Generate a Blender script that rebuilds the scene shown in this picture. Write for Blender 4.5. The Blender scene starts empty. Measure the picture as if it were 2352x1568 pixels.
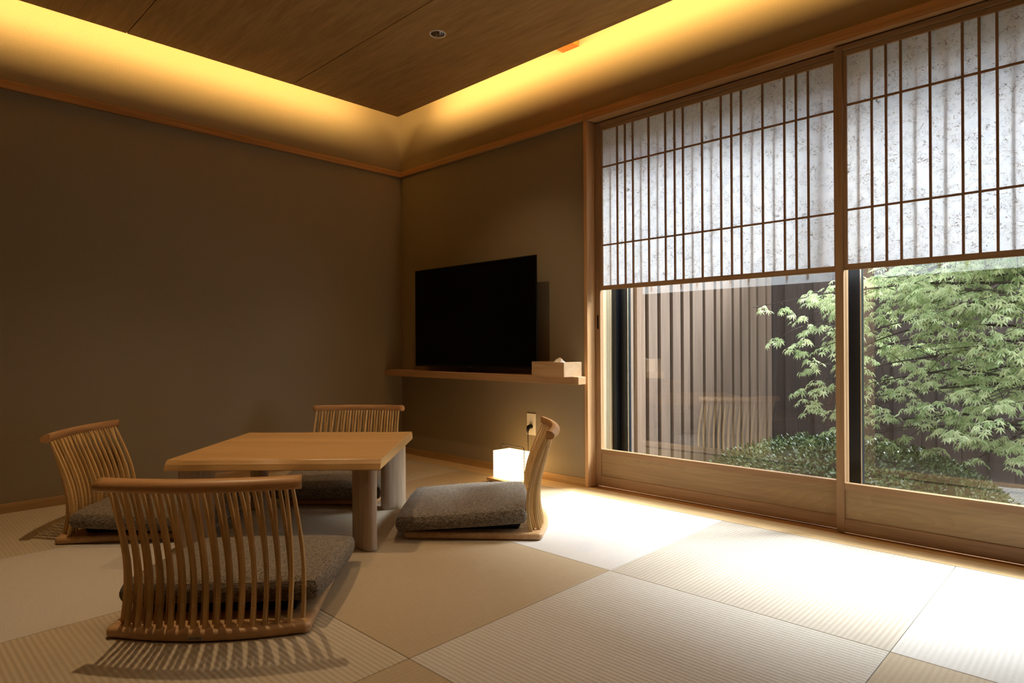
import bpy, bmesh, math, random
from mathutils import Vector, Matrix, Euler
sc = bpy.context.scene
COL = sc.collection
PI = math.pi

# ------------------------------------------------------------------ camera
cd = bpy.data.cameras.new('camera'); cam = bpy.data.objects.new('camera', cd); COL.objects.link(cam)
cd.sensor_fit = 'HORIZONTAL'; cd.sensor_width = 36.0; cd.lens = 1469.96 / 2352 * 36
cd.shift_x = 3.12 / 2352; cd.shift_y = 9.75 / 2352
cd.clip_start = 0.05; cd.clip_end = 100
_f = Vector((-0.695054511, 0.718957040, -4.9e-05)); _r = Vector((0.71894463, 0.69504211, -0.00592248)); _u = Vector((0.00422394, 0.00415169, 0.99998246))
M = Matrix(((_r.x, _u.x, -_f.x, 3.94026553), (_r.y, _u.y, -_f.y, -2.89647232), (_r.z, _u.z, -_f.z, 0.79922185), (0, 0, 0, 1)))
cam.matrix_world = M
sc.camera = cam
sc.view_settings.view_transform = 'Standard'; sc.view_settings.look = 'None'
sc.view_settings.gamma = 1.0; sc.view_settings.use_curve_mapping = False
sc.view_settings.exposure = 0.0

# ------------------------------------------------------------------ sky (bright overcast)
w = bpy.data.worlds.new('overcast_sky'); sc.world = w; w.use_nodes = True
nt = w.node_tree; bg = nt.nodes['Background']
bg.inputs[0].default_value = (0.78, 0.88, 1.0, 1); bg.inputs[1].default_value = 10.0

# thin bright cloud high beyond the garden fence: broad soft light falling into the room
sl = bpy.data.lights.new('veiled_sun', 'SUN'); sl.energy = 20.0; sl.angle = math.radians(24); sl.color = (0.88, 0.94, 1.0)
so_ = bpy.data.objects.new('veiled_sun', sl); COL.objects.link(so_)
so_.rotation_euler = Vector((-0.42, -0.74, -0.86)).to_track_quat('-Z', 'Y').to_euler()

# ------------------------------------------------------------------ room lamps
def area(name, loc, rot, sx, sy, power, col, spread=PI):
    l = bpy.data.lights.new(name, 'AREA'); l.shape = 'RECTANGLE'; l.size = sx; l.size_y = sy
    l.energy = power; l.color = col; l.spread = spread
    o = bpy.data.objects.new(name, l); COL.objects.link(o); o.location = loc; o.rotation_euler = rot
    return o
WARM = (1.0, 0.64, 0.22)
PX0, PY1 = 0.254, -0.209            # edges of the hung ceiling panel
RX, RY = 5.30, -4.40                # far sides of the room (behind the camera)
COVE = 15.5
# light strips lying on top of the hung ceiling, thrown at the wall
area('cove_strip_left', (PX0 + 0.068, (PY1 + RY) / 2 - 0.06, 2.474), (0, math.radians(90), 0), 0.072, abs(RY - PY1) - 0.26, COVE * 3.2, WARM)
area('cove_strip_window', ((PX0 + RX) / 2 + 0.08, PY1 - 0.068, 2.474), (math.radians(90), 0, 0), RX - PX0 - 0.26, 0.072, COVE * 4.0, WARM)
def spot(name, loc, power):
    l = bpy.data.lights.new(name, 'SPOT'); l.energy = power; l.color = (1.0, 0.70, 0.40); l.shadow_soft_size = 0.013
    l.spot_size = math.radians(104); l.spot_blend = 1.0
    o = bpy.data.objects.new(name, l); COL.objects.link(o); o.location = loc
    return o
DOWN = [(1.38, -0.777), (1.45, -2.12), (3.00, -0.777), (3.00, -2.15)]
for i, (x, y) in enumerate(DOWN):
    spot('downlight_beam', (x, y, 2.395), 16 if x > 2 else 36 if y > -1 else 70)

# ------------------------------------------------------------------ helpers
def tag(o, label=None, cat=None, group=None, kind=None):
    if label: o['label'] = label
    if cat: o['category'] = cat
    if group: o['group'] = group
    if kind: o['kind'] = kind
    return o
def empty(name, loc=(0, 0, 0), rz=0.0, parent=None):
    o = bpy.data.objects.new(name, None); COL.objects.link(o); o.location = loc; o.rotation_euler = (0, 0, rz)
    o.empty_display_size = 0.1
    if parent: o.parent = parent
    return o
class MB:
    def __init__(s): s.v = []; s.f = []
    def add(s, vs, fs):
        n = len(s.v); s.v += [tuple(v) for v in vs]; s.f += [tuple(i + n for i in f) for f in fs]
    def box(s, x0, x1, y0, y1, z0, z1):
        v = [(x0, y0, z0), (x1, y0, z0), (x1, y1, z0), (x0, y1, z0), (x0, y0, z1), (x1, y0, z1), (x1, y1, z1), (x0, y1, z1)]
        s.add(v, [(0, 3, 2, 1), (4, 5, 6, 7), (0, 1, 5, 4), (1, 2, 6, 5), (2, 3, 7, 6), (3, 0, 4, 7)])
    def tube(s, pts, rad, n=8, cap=True):
        pts = [Vector(p) for p in pts]; rings = []
        up = Vector((0, 0, 1))
        for i, p in enumerate(pts):
            t = (pts[min(i + 1, len(pts) - 1)] - pts[max(i - 1, 0)]).normalized()
            a = t.cross(up)
            if a.length < 1e-3: a = t.cross(Vector((1, 0, 0)))
            a.normalize(); b = t.cross(a).normalized()
            r = rad[i] if isinstance(rad, (list, tuple)) else rad
            rings.append([p + a * (r * math.cos(2 * PI * k / n)) + b * (r * math.sin(2 * PI * k / n)) for k in range(n)])
        s.loft(rings, cap)
    def loft(s, rings, cap=True):
        n = len(rings[0]); vs = [v for r in rings for v in r]; fs = []
        for i in range(len(rings) - 1):
            for k in range(n):
                k2 = (k + 1) % n
                fs.append((i * n + k, i * n + k2, (i + 1) * n + k2, (i + 1) * n + k))
        if cap:
            fs.append(tuple(reversed(range(n)))); fs.append(tuple((len(rings) - 1) * n + k for k in range(n)))
        s.add(vs, fs)
    def slab(s, outline, z0, z1, r, seg=4):
        """outline = CCW xy points, rounded top and bottom edges"""
        n = len(outline); P = [Vector((p[0], p[1])) for p in outline]; N = []
        for i in range(n):
            a = (P[i] - P[i - 1]); b = (P[(i + 1) % n] - P[i])
            a = a.normalized() if a.length > 1e-9 else b.normalized(); b = b.normalized() if b.length > 1e-9 else a
            m = Vector((a.y + b.y, -a.x - b.x))
            N.append(m.normalized() if m.length > 1e-6 else Vector((a.y, -a.x)))
        prof = []
        for k in range(seg + 1):
            t = k / seg * PI / 2; prof.append((r * (1 - math.sin(t)), z0 + r * (1 - math.cos(t))))
        for k in range(seg + 1):
            t = k / seg * PI / 2; prof.append((r * (1 - math.cos(t)), z1 - r * (1 - math.sin(t))))
        s.loft([[(P[i].x - N[i].x * d, P[i].y - N[i].y * d, z) for i in range(n)] for d, z in prof])
    def build(s, name, mat, parent=None, smooth=False, bevel=0.0, loc=None, rot=None):
        me = bpy.data.meshes.new(name); me.from_pydata(s.v, [], s.f); me.update()
        bm = bmesh.new(); bm.from_mesh(me); bmesh.ops.recalc_face_normals(bm, faces=bm.faces); bm.to_mesh(me); bm.free()
        if mat: me.materials.append(mat)
        o = bpy.data.objects.new(name, me); COL.objects.link(o)
        if smooth:
            for p in me.polygons: p.use_smooth = True
        if bevel:
            m = o.modifiers.new('bevel', 'BEVEL'); m.width = bevel; m.segments = 2; m.limit_method = 'ANGLE'
        if parent: o.parent = parent
        if loc: o.location = loc
        if rot: o.rotation_euler = rot
        return o
def box(name, b, mat, parent=None, bevel=0.0):
    m = MB(); m.box(*b); return m.build(name, mat, parent, bevel=bevel)

# ------------------------------------------------------------------ materials
def newmat(name):
    m = bpy.data.materials.new(name); m.use_nodes = True
    nt = m.node_tree; return m, nt, nt.nodes['Principled BSDF']
def N(nt, t, **kw):
    n = nt.nodes.new(t)
    for k, v in kw.items():
        if k in n.inputs: n.inputs[k].default_value = v
        else: setattr(n, k, v)
    return n
def ramp(nt, stops):
    r = nt.nodes.new('ShaderNodeValToRGB'); e = r.color_ramp.elements
    while len(e) < len(stops): e.new(0.5)
    for k, (p, c) in enumerate(stops): e[k].position = p; e[k].color = (*c, 1)
    return r
def coords(nt, scale, obj=True, loc=(0, 0, 0)):
    tc = nt.nodes.new('ShaderNodeTexCoord'); mp = nt.nodes.new('ShaderNodeMapping')
    mp.inputs['Scale'].default_value = scale; mp.inputs['Location'].default_value = loc
    nt.links.new(tc.outputs['Object'], mp.inputs['Vector']); return mp
def wood(name, c0, c1, axis='x', fine=70.0, rough=0.5, bump=0.15, spec=0.35, cath=0.0, vary=0.0):
    m, nt, b = newmat(name); L = nt.links.new
    st = {'x': (0.035, 1, 1), 'y': (1, 0.035, 1), 'z': (1, 1, 0.035)}[axis]
    mp = coords(nt, tuple(fine * s for s in st))
    n1 = N(nt, 'ShaderNodeTexNoise', Scale=1.0, Detail=6.0, Roughness=0.65); L(mp.outputs[0], n1.inputs['Vector'])
    st2 = {'x': (0.10, 1, 1), 'y': (1, 0.10, 1), 'z': (1, 1, 0.10)}[axis]
    mp2 = coords(nt, tuple(fine * 0.12 * s for s in st2), loc=(3, 7, 1))
    n2 = N(nt, 'ShaderNodeTexNoise', Scale=1.0, Detail=3.0, Roughness=0.5, Distortion=0.6); L(mp2.outputs[0], n2.inputs['Vector'])
    mix = N(nt, 'ShaderNodeMath', operation='MULTIPLY_ADD'); L(n2.outputs['Fac'], mix.inputs[0]); mix.inputs[1].default_value = 0.7
    sub = N(nt, 'ShaderNodeMath', operation='MULTIPLY_ADD'); L(n1.outputs['Fac'], sub.inputs[0]); sub.inputs[1].default_value = 0.9; sub.inputs[2].default_value = -0.30
    L(sub.outputs[0], mix.inputs[2])
    fac = mix.outputs[0]
    if cath:
        st3 = {'x': (0.9, 6, 6), 'y': (6, 0.9, 6), 'z': (6, 6, 0.9)}[axis]
        mp3 = coords(nt, st3, loc=(0.4, 0, 0.3))
        n3 = N(nt, 'ShaderNodeTexNoise', Scale=1.0, Detail=1.0, Distortion=0.4); L(mp3.outputs[0], n3.inputs['Vector'])
        mu = N(nt, 'ShaderNodeMath', operation='MULTIPLY'); L(n3.outputs['Fac'], mu.inputs[0]); mu.inputs[1].default_value = 26.0
        fr = N(nt, 'ShaderNodeMath', operation='FRACT'); L(mu.outputs[0], fr.inputs[0])
        ad = N(nt, 'ShaderNodeMath', operation='MULTIPLY_ADD'); L(fr.outputs[0], ad.inputs[0]); ad.inputs[1].default_value = cath; L(fac, ad.inputs[2]); fac = ad.outputs[0]
    r = ramp(nt, [(0.25, c0), (0.75, c1)]); L(fac, r.inputs[0])
    col = r.outputs[0]
    if vary:
        oi = nt.nodes.new('ShaderNodeObjectInfo'); mr = N(nt, 'ShaderNodeMapRange'); L(oi.outputs['Random'], mr.inputs[0])
        mr.inputs[3].default_value = 1 - vary; mr.inputs[4].default_value = 1 + vary * 0.6
        hs = nt.nodes.new('ShaderNodeHueSaturation'); L(col, hs.inputs['Color']); L(mr.outputs[0], hs.inputs['Value']); col = hs.outputs[0]
    L(col, b.inputs['Base Color']); b.inputs['Roughness'].default_value = rough; b.inputs['Specular IOR Level'].default_value = spec
    if bump:
        bp = N(nt, 'ShaderNodeBump', Strength=bump, Distance=0.001); L(n1.outputs['Fac'], bp.inputs['Height']); L(bp.outputs[0], b.inputs['Normal'])
    return m
def plain(name, c, rough=0.5, metal=0.0, spec=0.5):
    m, nt, b = newmat(name); b.inputs['Base Color'].default_value = (*c, 1); b.inputs['Roughness'].default_value = rough
    b.inputs['Metallic'].default_value = metal; b.inputs['Specular IOR Level'].default_value = spec; return m
def wallpaint(name, c, c2):
    m, nt, b = newmat(name); L = nt.links.new
    mp = coords(nt, (1, 1, 1))
    n = N(nt, 'ShaderNodeTexNoise', Scale=260.0, Detail=3.0, Roughness=0.7); L(mp.outputs[0], n.inputs['Vector'])
    r = ramp(nt, [(0.3, c), (0.75, c2)]); L(n.outputs['Fac'], r.inputs[0])
    v = N(nt, 'ShaderNodeTexVoronoi', Scale=75.0); L(mp.outputs[0], v.inputs['Vector'])
    r2 = ramp(nt, [(0.0, (0.45, 0.45, 0.45)), (0.11, (1, 1, 1))]); L(v.outputs['Distance'], r2.inputs[0])
    mx = N(nt, 'ShaderNodeMixRGB', blend_type='MULTIPLY', Fac=0.6); L(r.outputs[0], mx.inputs[1]); L(r2.outputs[0], mx.inputs[2])
    L(mx.outputs[0], b.inputs['Base Color']); b.inputs['Roughness'].default_value = 0.95; b.inputs['Specular IOR Level'].default_value = 0.1
    bp = N(nt, 'ShaderNodeBump', Strength=0.25, Distance=0.001); L(n.outputs['Fac'], bp.inputs['Height']); L(bp.outputs[0], b.inputs['Normal'])
    return m
def tatami(name, c0, c1, axis, ribc=0.10, ribb=0.8):
    m, nt, b = newmat(name); L = nt.links.new
    tc = nt.nodes.new('ShaderNodeTexCoord'); sp = nt.nodes.new('ShaderNodeSeparateXYZ'); L(tc.outputs['Object'], sp.inputs[0])
    a, c = ('X', 'Y') if axis == 'x' else ('Y', 'X')      # ribs run along a, repeat along c
    nz = N(nt, 'ShaderNodeTexNoise', Scale=3.0, Detail=1.0); L(tc.outputs['Object'], nz.inputs['Vector'])
    off = N(nt, 'ShaderNodeMath', operation='MULTIPLY_ADD'); L(nz.outputs['Fac'], off.inputs[0]); off.inputs[1].default_value = 0.0
    L(sp.outputs[c], off.inputs[2])
    mu = N(nt, 'ShaderNodeMath', operation='MULTIPLY'); L(off.outputs[0], mu.inputs[0]); mu.inputs[1].default_value = 2 * PI / 0.0147
    si = N(nt, 'ShaderNodeMath', operation='SINE'); L(mu.outputs[0], si.inputs[0])
    st = (18, 420, 1) if axis == 'y' else (420, 18, 1)   # the rushes run across the ribs
    mp = coords(nt, st); n = N(nt, 'ShaderNodeTexNoise', Scale=1.0, Detail=3.0, Roughness=0.7); L(mp.outputs[0], n.inputs['Vector'])
    n2 = N(nt, 'ShaderNodeTexNoise', Scale=420.0, Detail=1.0); L(tc.outputs['Object'], n2.inputs['Vector'])
    av = N(nt, 'ShaderNodeMath', operation='ADD'); L(n.outputs['Fac'], av.inputs[0]); L(n2.outputs['Fac'], av.inputs[1])
    hf = N(nt, 'ShaderNodeMath', operation='MULTIPLY'); L(av.outputs[0], hf.inputs[0]); hf.inputs[1].default_value = 0.5
    rr = N(nt, 'ShaderNodeMath', operation='MULTIPLY_ADD'); L(si.outputs[0], rr.inputs[0]); rr.inputs[1].default_value = ribc; L(hf.outputs[0], rr.inputs[2])
    r = ramp(nt, [(0.25, c0), (0.75, c1)]); L(rr.outputs[0], r.inputs[0]); L(r.outputs[0], b.inputs['Base Color'])
    b.inputs['Roughness'].default_value = 0.55; b.inputs['Specular IOR Level'].default_value = 0.28
    hh = N(nt, 'ShaderNodeMath', operation='MULTIPLY_ADD'); L(n2.outputs['Fac'], hh.inputs[0]); hh.inputs[1].default_value = 0.5; L(si.outputs[0], hh.inputs[2])
    bp = N(nt, 'ShaderNodeBump', Strength=ribb, Distance=0.0007); L(hh.outputs[0], bp.inputs['Height']); L(bp.outputs[0], b.inputs['Normal'])
    return m
def fabric(name):
    m, nt, b = newmat(name); L = nt.links.new
    tc = nt.nodes.new('ShaderNodeTexCoord')
    sp = nt.nodes.new('ShaderNodeSeparateXYZ'); L(tc.outputs['Object'], sp.inputs[0])
    outs = []
    # weft and warp threads, turned over the edges so that the sides are woven too
    ns = nt.nodes.new('ShaderNodeSeparateXYZ'); L(tc.outputs['Normal'], ns.inputs[0])
    for ax, per in (('X', 0.0040), ('Y', 0.0046)):
        ab = N(nt, 'ShaderNodeMath', operation='ABSOLUTE'); L(ns.outputs[ax], ab.inputs[0])
        gt = N(nt, 'ShaderNodeMath', operation='GREATER_THAN'); L(ab.outputs[0], gt.inputs[0]); gt.inputs[1].default_value = 0.66
        mx_ = nt.nodes.new('ShaderNodeMix'); L(gt.outputs[0], mx_.inputs[0]); L(sp.outputs[ax], mx_.inputs[2]); L(sp.outputs['Z'], mx_.inputs[3])
        mu = N(nt, 'ShaderNodeMath', operation='MULTIPLY'); L(mx_.outputs[0], mu.inputs[0]); mu.inputs[1].default_value = 2 * PI / per
        si = N(nt, 'ShaderNodeMath', operation='SINE'); L(mu.outputs[0], si.inputs[0]); outs.append(si)
    mxx = N(nt, 'ShaderNodeMath', operation='MAXIMUM'); L(outs[0].outputs[0], mxx.inputs[0]); L(outs[1].outputs[0], mxx.inputs[1])
    mp = coords(nt, (500, 60, 200)); n = N(nt, 'ShaderNodeTexNoise', Scale=1.0, Detail=3.0, Roughness=0.8); L(mp.outputs[0], n.inputs['Vector'])
    mp2 = coords(nt, (60, 500, 200)); n2 = N(nt, 'ShaderNodeTexNoise', Scale=1.0, Detail=3.0, Roughness=0.8); L(mp2.outputs[0], n2.inputs['Vector'])
    a = N(nt, 'ShaderNodeMath', operation='ADD'); L(n.outputs['Fac'], a.inputs[0]); L(n2.outputs['Fac'], a.inputs[1])
    a2 = N(nt, 'ShaderNodeMath', operation='MULTIPLY_ADD'); L(mxx.outputs[0], a2.inputs[0]); a2.inputs[1].default_value = 0.16; hv = N(nt, 'ShaderNodeMath', operation='MULTIPLY'); L(a.outputs[0], hv.inputs[0]); hv.inputs[1].default_value = 0.5; L(hv.outputs[0], a2.inputs[2])
    r = ramp(nt, [(0.46, (0.012, 0.010, 0.008)), (0.58, (0.12, 0.095, 0.068)), (0.72, (0.46, 0.38, 0.28))]); L(a2.outputs[0], r.inputs[0])
    L(r.outputs[0], b.inputs['Base Color']); b.inputs['Roughness'].default_value = 0.9; b.inputs['Specular IOR Level'].default_value = 0.15
    b.inputs['Sheen Weight'].default_value = 0.15
    bp = N(nt, 'ShaderNodeBump', Strength=0.6, Distance=0.0008, invert=True); L(mxx.outputs[0], bp.inputs['Height']); L(bp.outputs[0], b.inputs['Normal'])
    return m
def glassmat():
    m = bpy.data.materials.new('clear_window_glass'); m.use_nodes = True; nt = m.node_tree; nt.nodes.clear(); L = nt.links.new
    o = nt.nodes.new('ShaderNodeOutputMaterial'); t = nt.nodes.new('ShaderNodeBsdfTransparent'); g = nt.nodes.new('ShaderNodeBsdfGlossy')
    t.inputs[0].default_value = (0.975, 0.985, 0.98, 1); g.inputs['Roughness'].default_value = 0.0
    # reflectance of one air-glass face, the same from either side (Schlick)
    ge = nt.nodes.new('ShaderNodeNewGeometry'); dt = N(nt, 'ShaderNodeVectorMath', operation='DOT_PRODUCT'); L(ge.outputs['Normal'], dt.inputs[0]); L(ge.outputs['Incoming'], dt.inputs[1])
    ab = N(nt, 'ShaderNodeMath', operation='ABSOLUTE'); L(dt.outputs['Value'], ab.inputs[0])
    om = N(nt, 'ShaderNodeMath', operation='SUBTRACT'); om.inputs[0].default_value = 1.0; L(ab.outputs[0], om.inputs[1])
    pw = N(nt, 'ShaderNodeMath', operation='POWER'); L(om.outputs[0], pw.inputs[0]); pw.inputs[1].default_value = 5.0
    f = N(nt, 'ShaderNodeMath', operation='MULTIPLY_ADD'); L(pw.outputs[0], f.inputs[0]); f.inputs[1].default_value = 0.95; f.inputs[2].default_value = 0.080
    mx = nt.nodes.new('ShaderNodeMixShader')
    L(f.outputs[0], mx.inputs[0]); L(t.outputs[0], mx.inputs[1]); L(g.outputs[0], mx.inputs[2]); L(mx.outputs[0], o.inputs[0])
    return m
def papermat():
    m = bpy.data.materials.new('washi_paper'); m.use_nodes = True; nt = m.node_tree; nt.nodes.clear(); L = nt.links.new
    o = nt.nodes.new('ShaderNodeOutputMaterial'); tr = nt.nodes.new('ShaderNodeBsdfTranslucent'); d = nt.nodes.new('ShaderNodeBsdfDiffuse')
    mp = coords(nt, (1, 1, 1))
    # long curly fibres = thin level lines of a distorted noise, cloudy pulp = low noise
    def fibre(sc_, off, w0, dist):
        mpp = coords(nt, (sc_, sc_, sc_ * 1.25), loc=off)
        n = N(nt, 'ShaderNodeTexNoise', Scale=1.0, Detail=1.5, Roughness=0.5, Distortion=dist); L(mpp.outputs[0], n.inputs['Vector'])
        s = N(nt, 'ShaderNodeMath', operation='SUBTRACT'); L(n.outputs['Fac'], s.inputs[0]); s.inputs[1].default_value = 0.5
        a = N(nt, 'ShaderNodeMath', operation='ABSOLUTE'); L(s.outputs[0], a.inputs[0])
        mr = N(nt, 'ShaderNodeMapRange'); L(a.outputs[0], mr.inputs[0]); mr.inputs[1].default_value = 0.0; mr.inputs[2].default_value = w0
        mr.inputs[3].default_value = 1.0; mr.inputs[4].default_value = 0.0
        msk = N(nt, 'ShaderNodeTexNoise', Scale=1.0, Detail=1.0); mm = coords(nt, (22, 22, 22), loc=off); L(mm.outputs[0], msk.inputs['Vector'])
        r = ramp(nt, [(0.44, (0, 0, 0)), (0.52, (1, 1, 1))]); L(msk.outputs['Fac'], r.inputs[0])
        p = N(nt, 'ShaderNodeMath', operation='MULTIPLY'); L(mr.outputs[0], p.inputs[0]); L(r.outputs[0], p.inputs[1]); return p
    f1 = fibre(20, (0, 0, 0), 0.014, 1.6); f2 = fibre(34, (5, 2, 9), 0.018, 2.2)
    ad = N(nt, 'ShaderNodeMath', operation='MAXIMUM'); L(f1.outputs[0], ad.inputs[0]); L(f2.outputs[0], ad.inputs[1])
    pulp = N(nt, 'ShaderNodeTexNoise', Scale=45.0, Detail=4.0, Roughness=0.65); L(mp.outputs[0], pulp.inputs['Vector'])
    r = ramp(nt, [(0.3, (0.90, 0.91, 0.93)), (0.7, (0.98, 0.975, 0.97))]); L(pulp.outputs['Fac'], r.inputs[0])
    mx = N(nt, 'ShaderNodeMixRGB', blend_type='MIX'); mx.inputs[2].default_value = (0.40, 0.36, 0.33, 1)
    fm = N(nt, 'ShaderNodeMath', operation='MULTIPLY'); L(ad.outputs[0], fm.inputs[0]); fm.inputs[1].default_value = 0.95; L(fm.outputs[0], mx.inputs[0]); L(r.outputs[0], mx.inputs[1])
    L(mx.outputs[0], tr.inputs['Color']); L(mx.outputs[0], d.inputs['Color'])
    ms = nt.nodes.new('ShaderNodeMixShader'); ms.inputs[0].default_value = 0.62
    L(tr.outputs[0], ms.inputs[1]); L(d.outputs[0], ms.inputs[2]); L(ms.outputs[0], o.inputs[0])
    return m
def leafmat(name, c, c2, trans=0.4, rough=0.35):
    m = bpy.data.materials.new(name); m.use_nodes = True; nt = m.node_tree; L = nt.links.new; b = nt.nodes['Principled BSDF']
    o = nt.nodes['Material Output']
    mp = coords(nt, (1, 1, 1)); n = N(nt, 'ShaderNodeTexNoise', Scale=9.0, Detail=4.0, Roughness=0.7); L(mp.outputs[0], n.inputs['Vector'])
    r = ramp(nt, [(0.35, c), (0.68, c2)]); L(n.outputs['Fac'], r.inputs[0]); L(r.outputs[0], b.inputs['Base Color'])
    b.inputs['Roughness'].default_value = rough
    t = nt.nodes.new('ShaderNodeBsdfTranslucent'); L(r.outputs[0], t.inputs[0])
    ms = nt.nodes.new('ShaderNodeMixShader'); ms.inputs[0].default_value = trans; L(b.outputs[0], ms.inputs[1]); L(t.outputs[0], ms.inputs[2]); L(ms.outputs[0], o.inputs[0])
    return m

M_WALL = wallpaint('wall_cloth', (0.22, 0.170, 0.104), (0.325, 0.256, 0.16))
M_CEIL = wood('ceiling_veneer', (0.28, 0.150, 0.045), (0.49, 0.29, 0.105), 'x', fine=240, rough=0.55, bump=0.05)
M_TRIMX = wood('cedar_trim_x', (0.27, 0.125, 0.038), (0.47, 0.255, 0.10), 'x', fine=90, rough=0.55)
M_TRIMY = wood('cedar_trim_y', (0.27, 0.125, 0.038), (0.47, 0.255, 0.10), 'y', fine=90, rough=0.55)
M_TRIMZ = wood('cedar_trim_z', (0.38, 0.19, 0.07), (0.62, 0.36, 0.16), 'z', fine=90, rough=0.55)
M_BASEX = wood('baseboard_wood_x', (0.27, 0.150, 0.052), (0.46, 0.28, 0.11), 'x', fine=80, rough=0.5)
M_BASEY = wood('baseboard_wood_y', (0.27, 0.150, 0.052), (0.46, 0.28, 0.11), 'y', fine=80, rough=0.5)
M_DOORX = wood('door_wood_x', (0.27, 0.145, 0.06), (0.45, 0.27, 0.13), 'x', fine=95, rough=0.5)
M_DOORZ = wood('door_wood_z', (0.27, 0.145, 0.06), (0.45, 0.27, 0.13), 'z', fine=95, rough=0.5)
M_KICK = wood('kick_panel_wood', (0.28, 0.17, 0.07), (0.45, 0.295, 0.135), 'x', fine=45, rough=0.45, cath=0.13)
M_LATZ = wood('lattice_wood', (0.22, 0.115, 0.055), (0.36, 0.20, 0.10), 'z', fine=95, rough=0.6)
M_TABLE = wood('tabletop_wood', (0.42, 0.235, 0.085), (0.60, 0.37, 0.155), 'x', fine=60, rough=0.38, bump=0.04)
M_TEDGE = M_TABLE
M_LEG = wood('leg_ash_wood', (0.34, 0.25, 0.17), (0.60, 0.47, 0.34), 'z', fine=100, rough=0.5)
M_OAKX = wood('chair_oak_x', (0.34, 0.16, 0.06), (0.56, 0.31, 0.13), 'x', fine=85, rough=0.4)
M_OAKY = wood('chair_oak_y', (0.40, 0.22, 0.10), (0.62, 0.39, 0.19), 'x', fine=60, rough=0.42)
M_BAMB = wood('bamboo', (0.46, 0.27, 0.095), (0.71, 0.47, 0.20), 'z', fine=60, rough=0.45, vary=0.28)
M_SHELF = wood('shelf_wood', (0.33, 0.175, 0.075), (0.50, 0.305, 0.145), 'x', fine=90, rough=0.5)
M_BOXW = wood('tissue_box_wood', (0.42, 0.25, 0.125), (0.60, 0.40, 0.22), 'x', fine=150, rough=0.5)
M_JAMB = wood('jamb_wood', (0.74, 0.60, 0.36), (0.88, 0.76, 0.50), 'z', fine=60, rough=0.6)
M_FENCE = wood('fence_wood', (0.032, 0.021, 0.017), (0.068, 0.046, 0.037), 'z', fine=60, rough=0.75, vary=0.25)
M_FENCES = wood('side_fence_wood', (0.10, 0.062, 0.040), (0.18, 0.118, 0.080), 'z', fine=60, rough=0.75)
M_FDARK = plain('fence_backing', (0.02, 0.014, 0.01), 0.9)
M_TATA = tatami('rush_mat_x', (0.375, 0.31, 0.215), (0.58, 0.50, 0.375), 'x', 0.09, 0.75)  # same rush as the y mats; lighter, greyer colour imitates sheen by rib direction
M_TATB = tatami('rush_mat_y', (0.33, 0.245, 0.145), (0.51, 0.405, 0.265), 'y', 0.04, 0.4)  # browner colour paints the duller sheen of the turned ribs
M_TATC = tatami('rush_mat_painted_sheen', (0.46, 0.42, 0.375), (0.64, 0.60, 0.55), 'y', 0.03, 0.35)  # same rush, window sheen painted in as a paler base colour
M_TATD = tatami('rush_mat_x_painted_daylight', (0.42, 0.375, 0.31), (0.63, 0.58, 0.50), 'x', 0.08, 0.75)  # lit copy of the x mat: daylight put into a lighter neutral colour
M_TATE = tatami('rush_mat_y_painted_daylight', (0.37, 0.315, 0.24), (0.56, 0.49, 0.395), 'y', 0.06, 0.6)  # lit copy of the y mat, daylight painted into its colour
M_FAB = fabric('woven_check_cloth')
M_NAVY = plain('navy_underside', (0.006, 0.008, 0.014), 0.9)
M_GLASS = glassmat(); M_PAPER = papermat()
M_BLACK = plain('black_frame', (0.008, 0.009, 0.012), 0.35)
M_SCREEN = plain('black_screen', (0.0015, 0.0015, 0.0015), 0.25, spec=0.12)
M_PLAST = plain('black_plastic', (0.005, 0.0045, 0.004), 0.45, spec=0.25)
M_PLATE = plain('socket_plastic', (0.75, 0.66, 0.50), 0.4)
M_ALU = plain('aluminium', (0.75, 0.75, 0.76), 0.25, metal=1.0)
M_TISSUE = plain('tissue_paper', (0.85, 0.78, 0.68), 0.95)
M_METAL = plain('black_wire', (0.012, 0.010, 0.008), 0.5)
M_GAP = plain('dark_groove', (0.01, 0.006, 0.004), 0.9)
M_MAPLE = leafmat('maple_leaf', (0.24, 0.34, 0.13), (0.78, 0.79, 0.50), 0.50)
M_SHRUB = leafmat('azalea_leaf', (0.035, 0.06, 0.02), (0.13, 0.17, 0.06), 0.15, rough=0.25)
M_BARK = plain('maple_bark', (0.055, 0.04, 0.03), 0.8)
M_SOIL = plain('soil', (0.03, 0.02, 0.012), 0.95)

def boardmat():
    m, nt, b = newmat('adzed_board'); L = nt.links.new
    mp = coords(nt, (2.5, 80, 10)); n = N(nt, 'ShaderNodeTexNoise', Scale=1.0, Detail=5.0, Roughness=0.6); L(mp.outputs[0], n.inputs['Vector'])
    r = ramp(nt, [(0.25, (0.52, 0.33, 0.14)), (0.75, (0.74, 0.54, 0.28))]); L(n.outputs['Fac'], r.inputs[0]); L(r.outputs[0], b.inputs['Base Color'])
    mp2 = coords(nt, (26, 60, 1)); v = N(nt, 'ShaderNodeTexVoronoi', Scale=1.0, feature='SMOOTH_F1'); L(mp2.outputs[0], v.inputs['Vector'])
    bp = N(nt, 'ShaderNodeBump', Strength=0.9, Distance=0.004); L(v.outputs['Distance'], bp.inputs['Height']); L(bp.outputs[0], b.inputs['Normal'])
    b.inputs['Roughness'].default_value = 0.38; return m
M_BOARD = boardmat()
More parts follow.
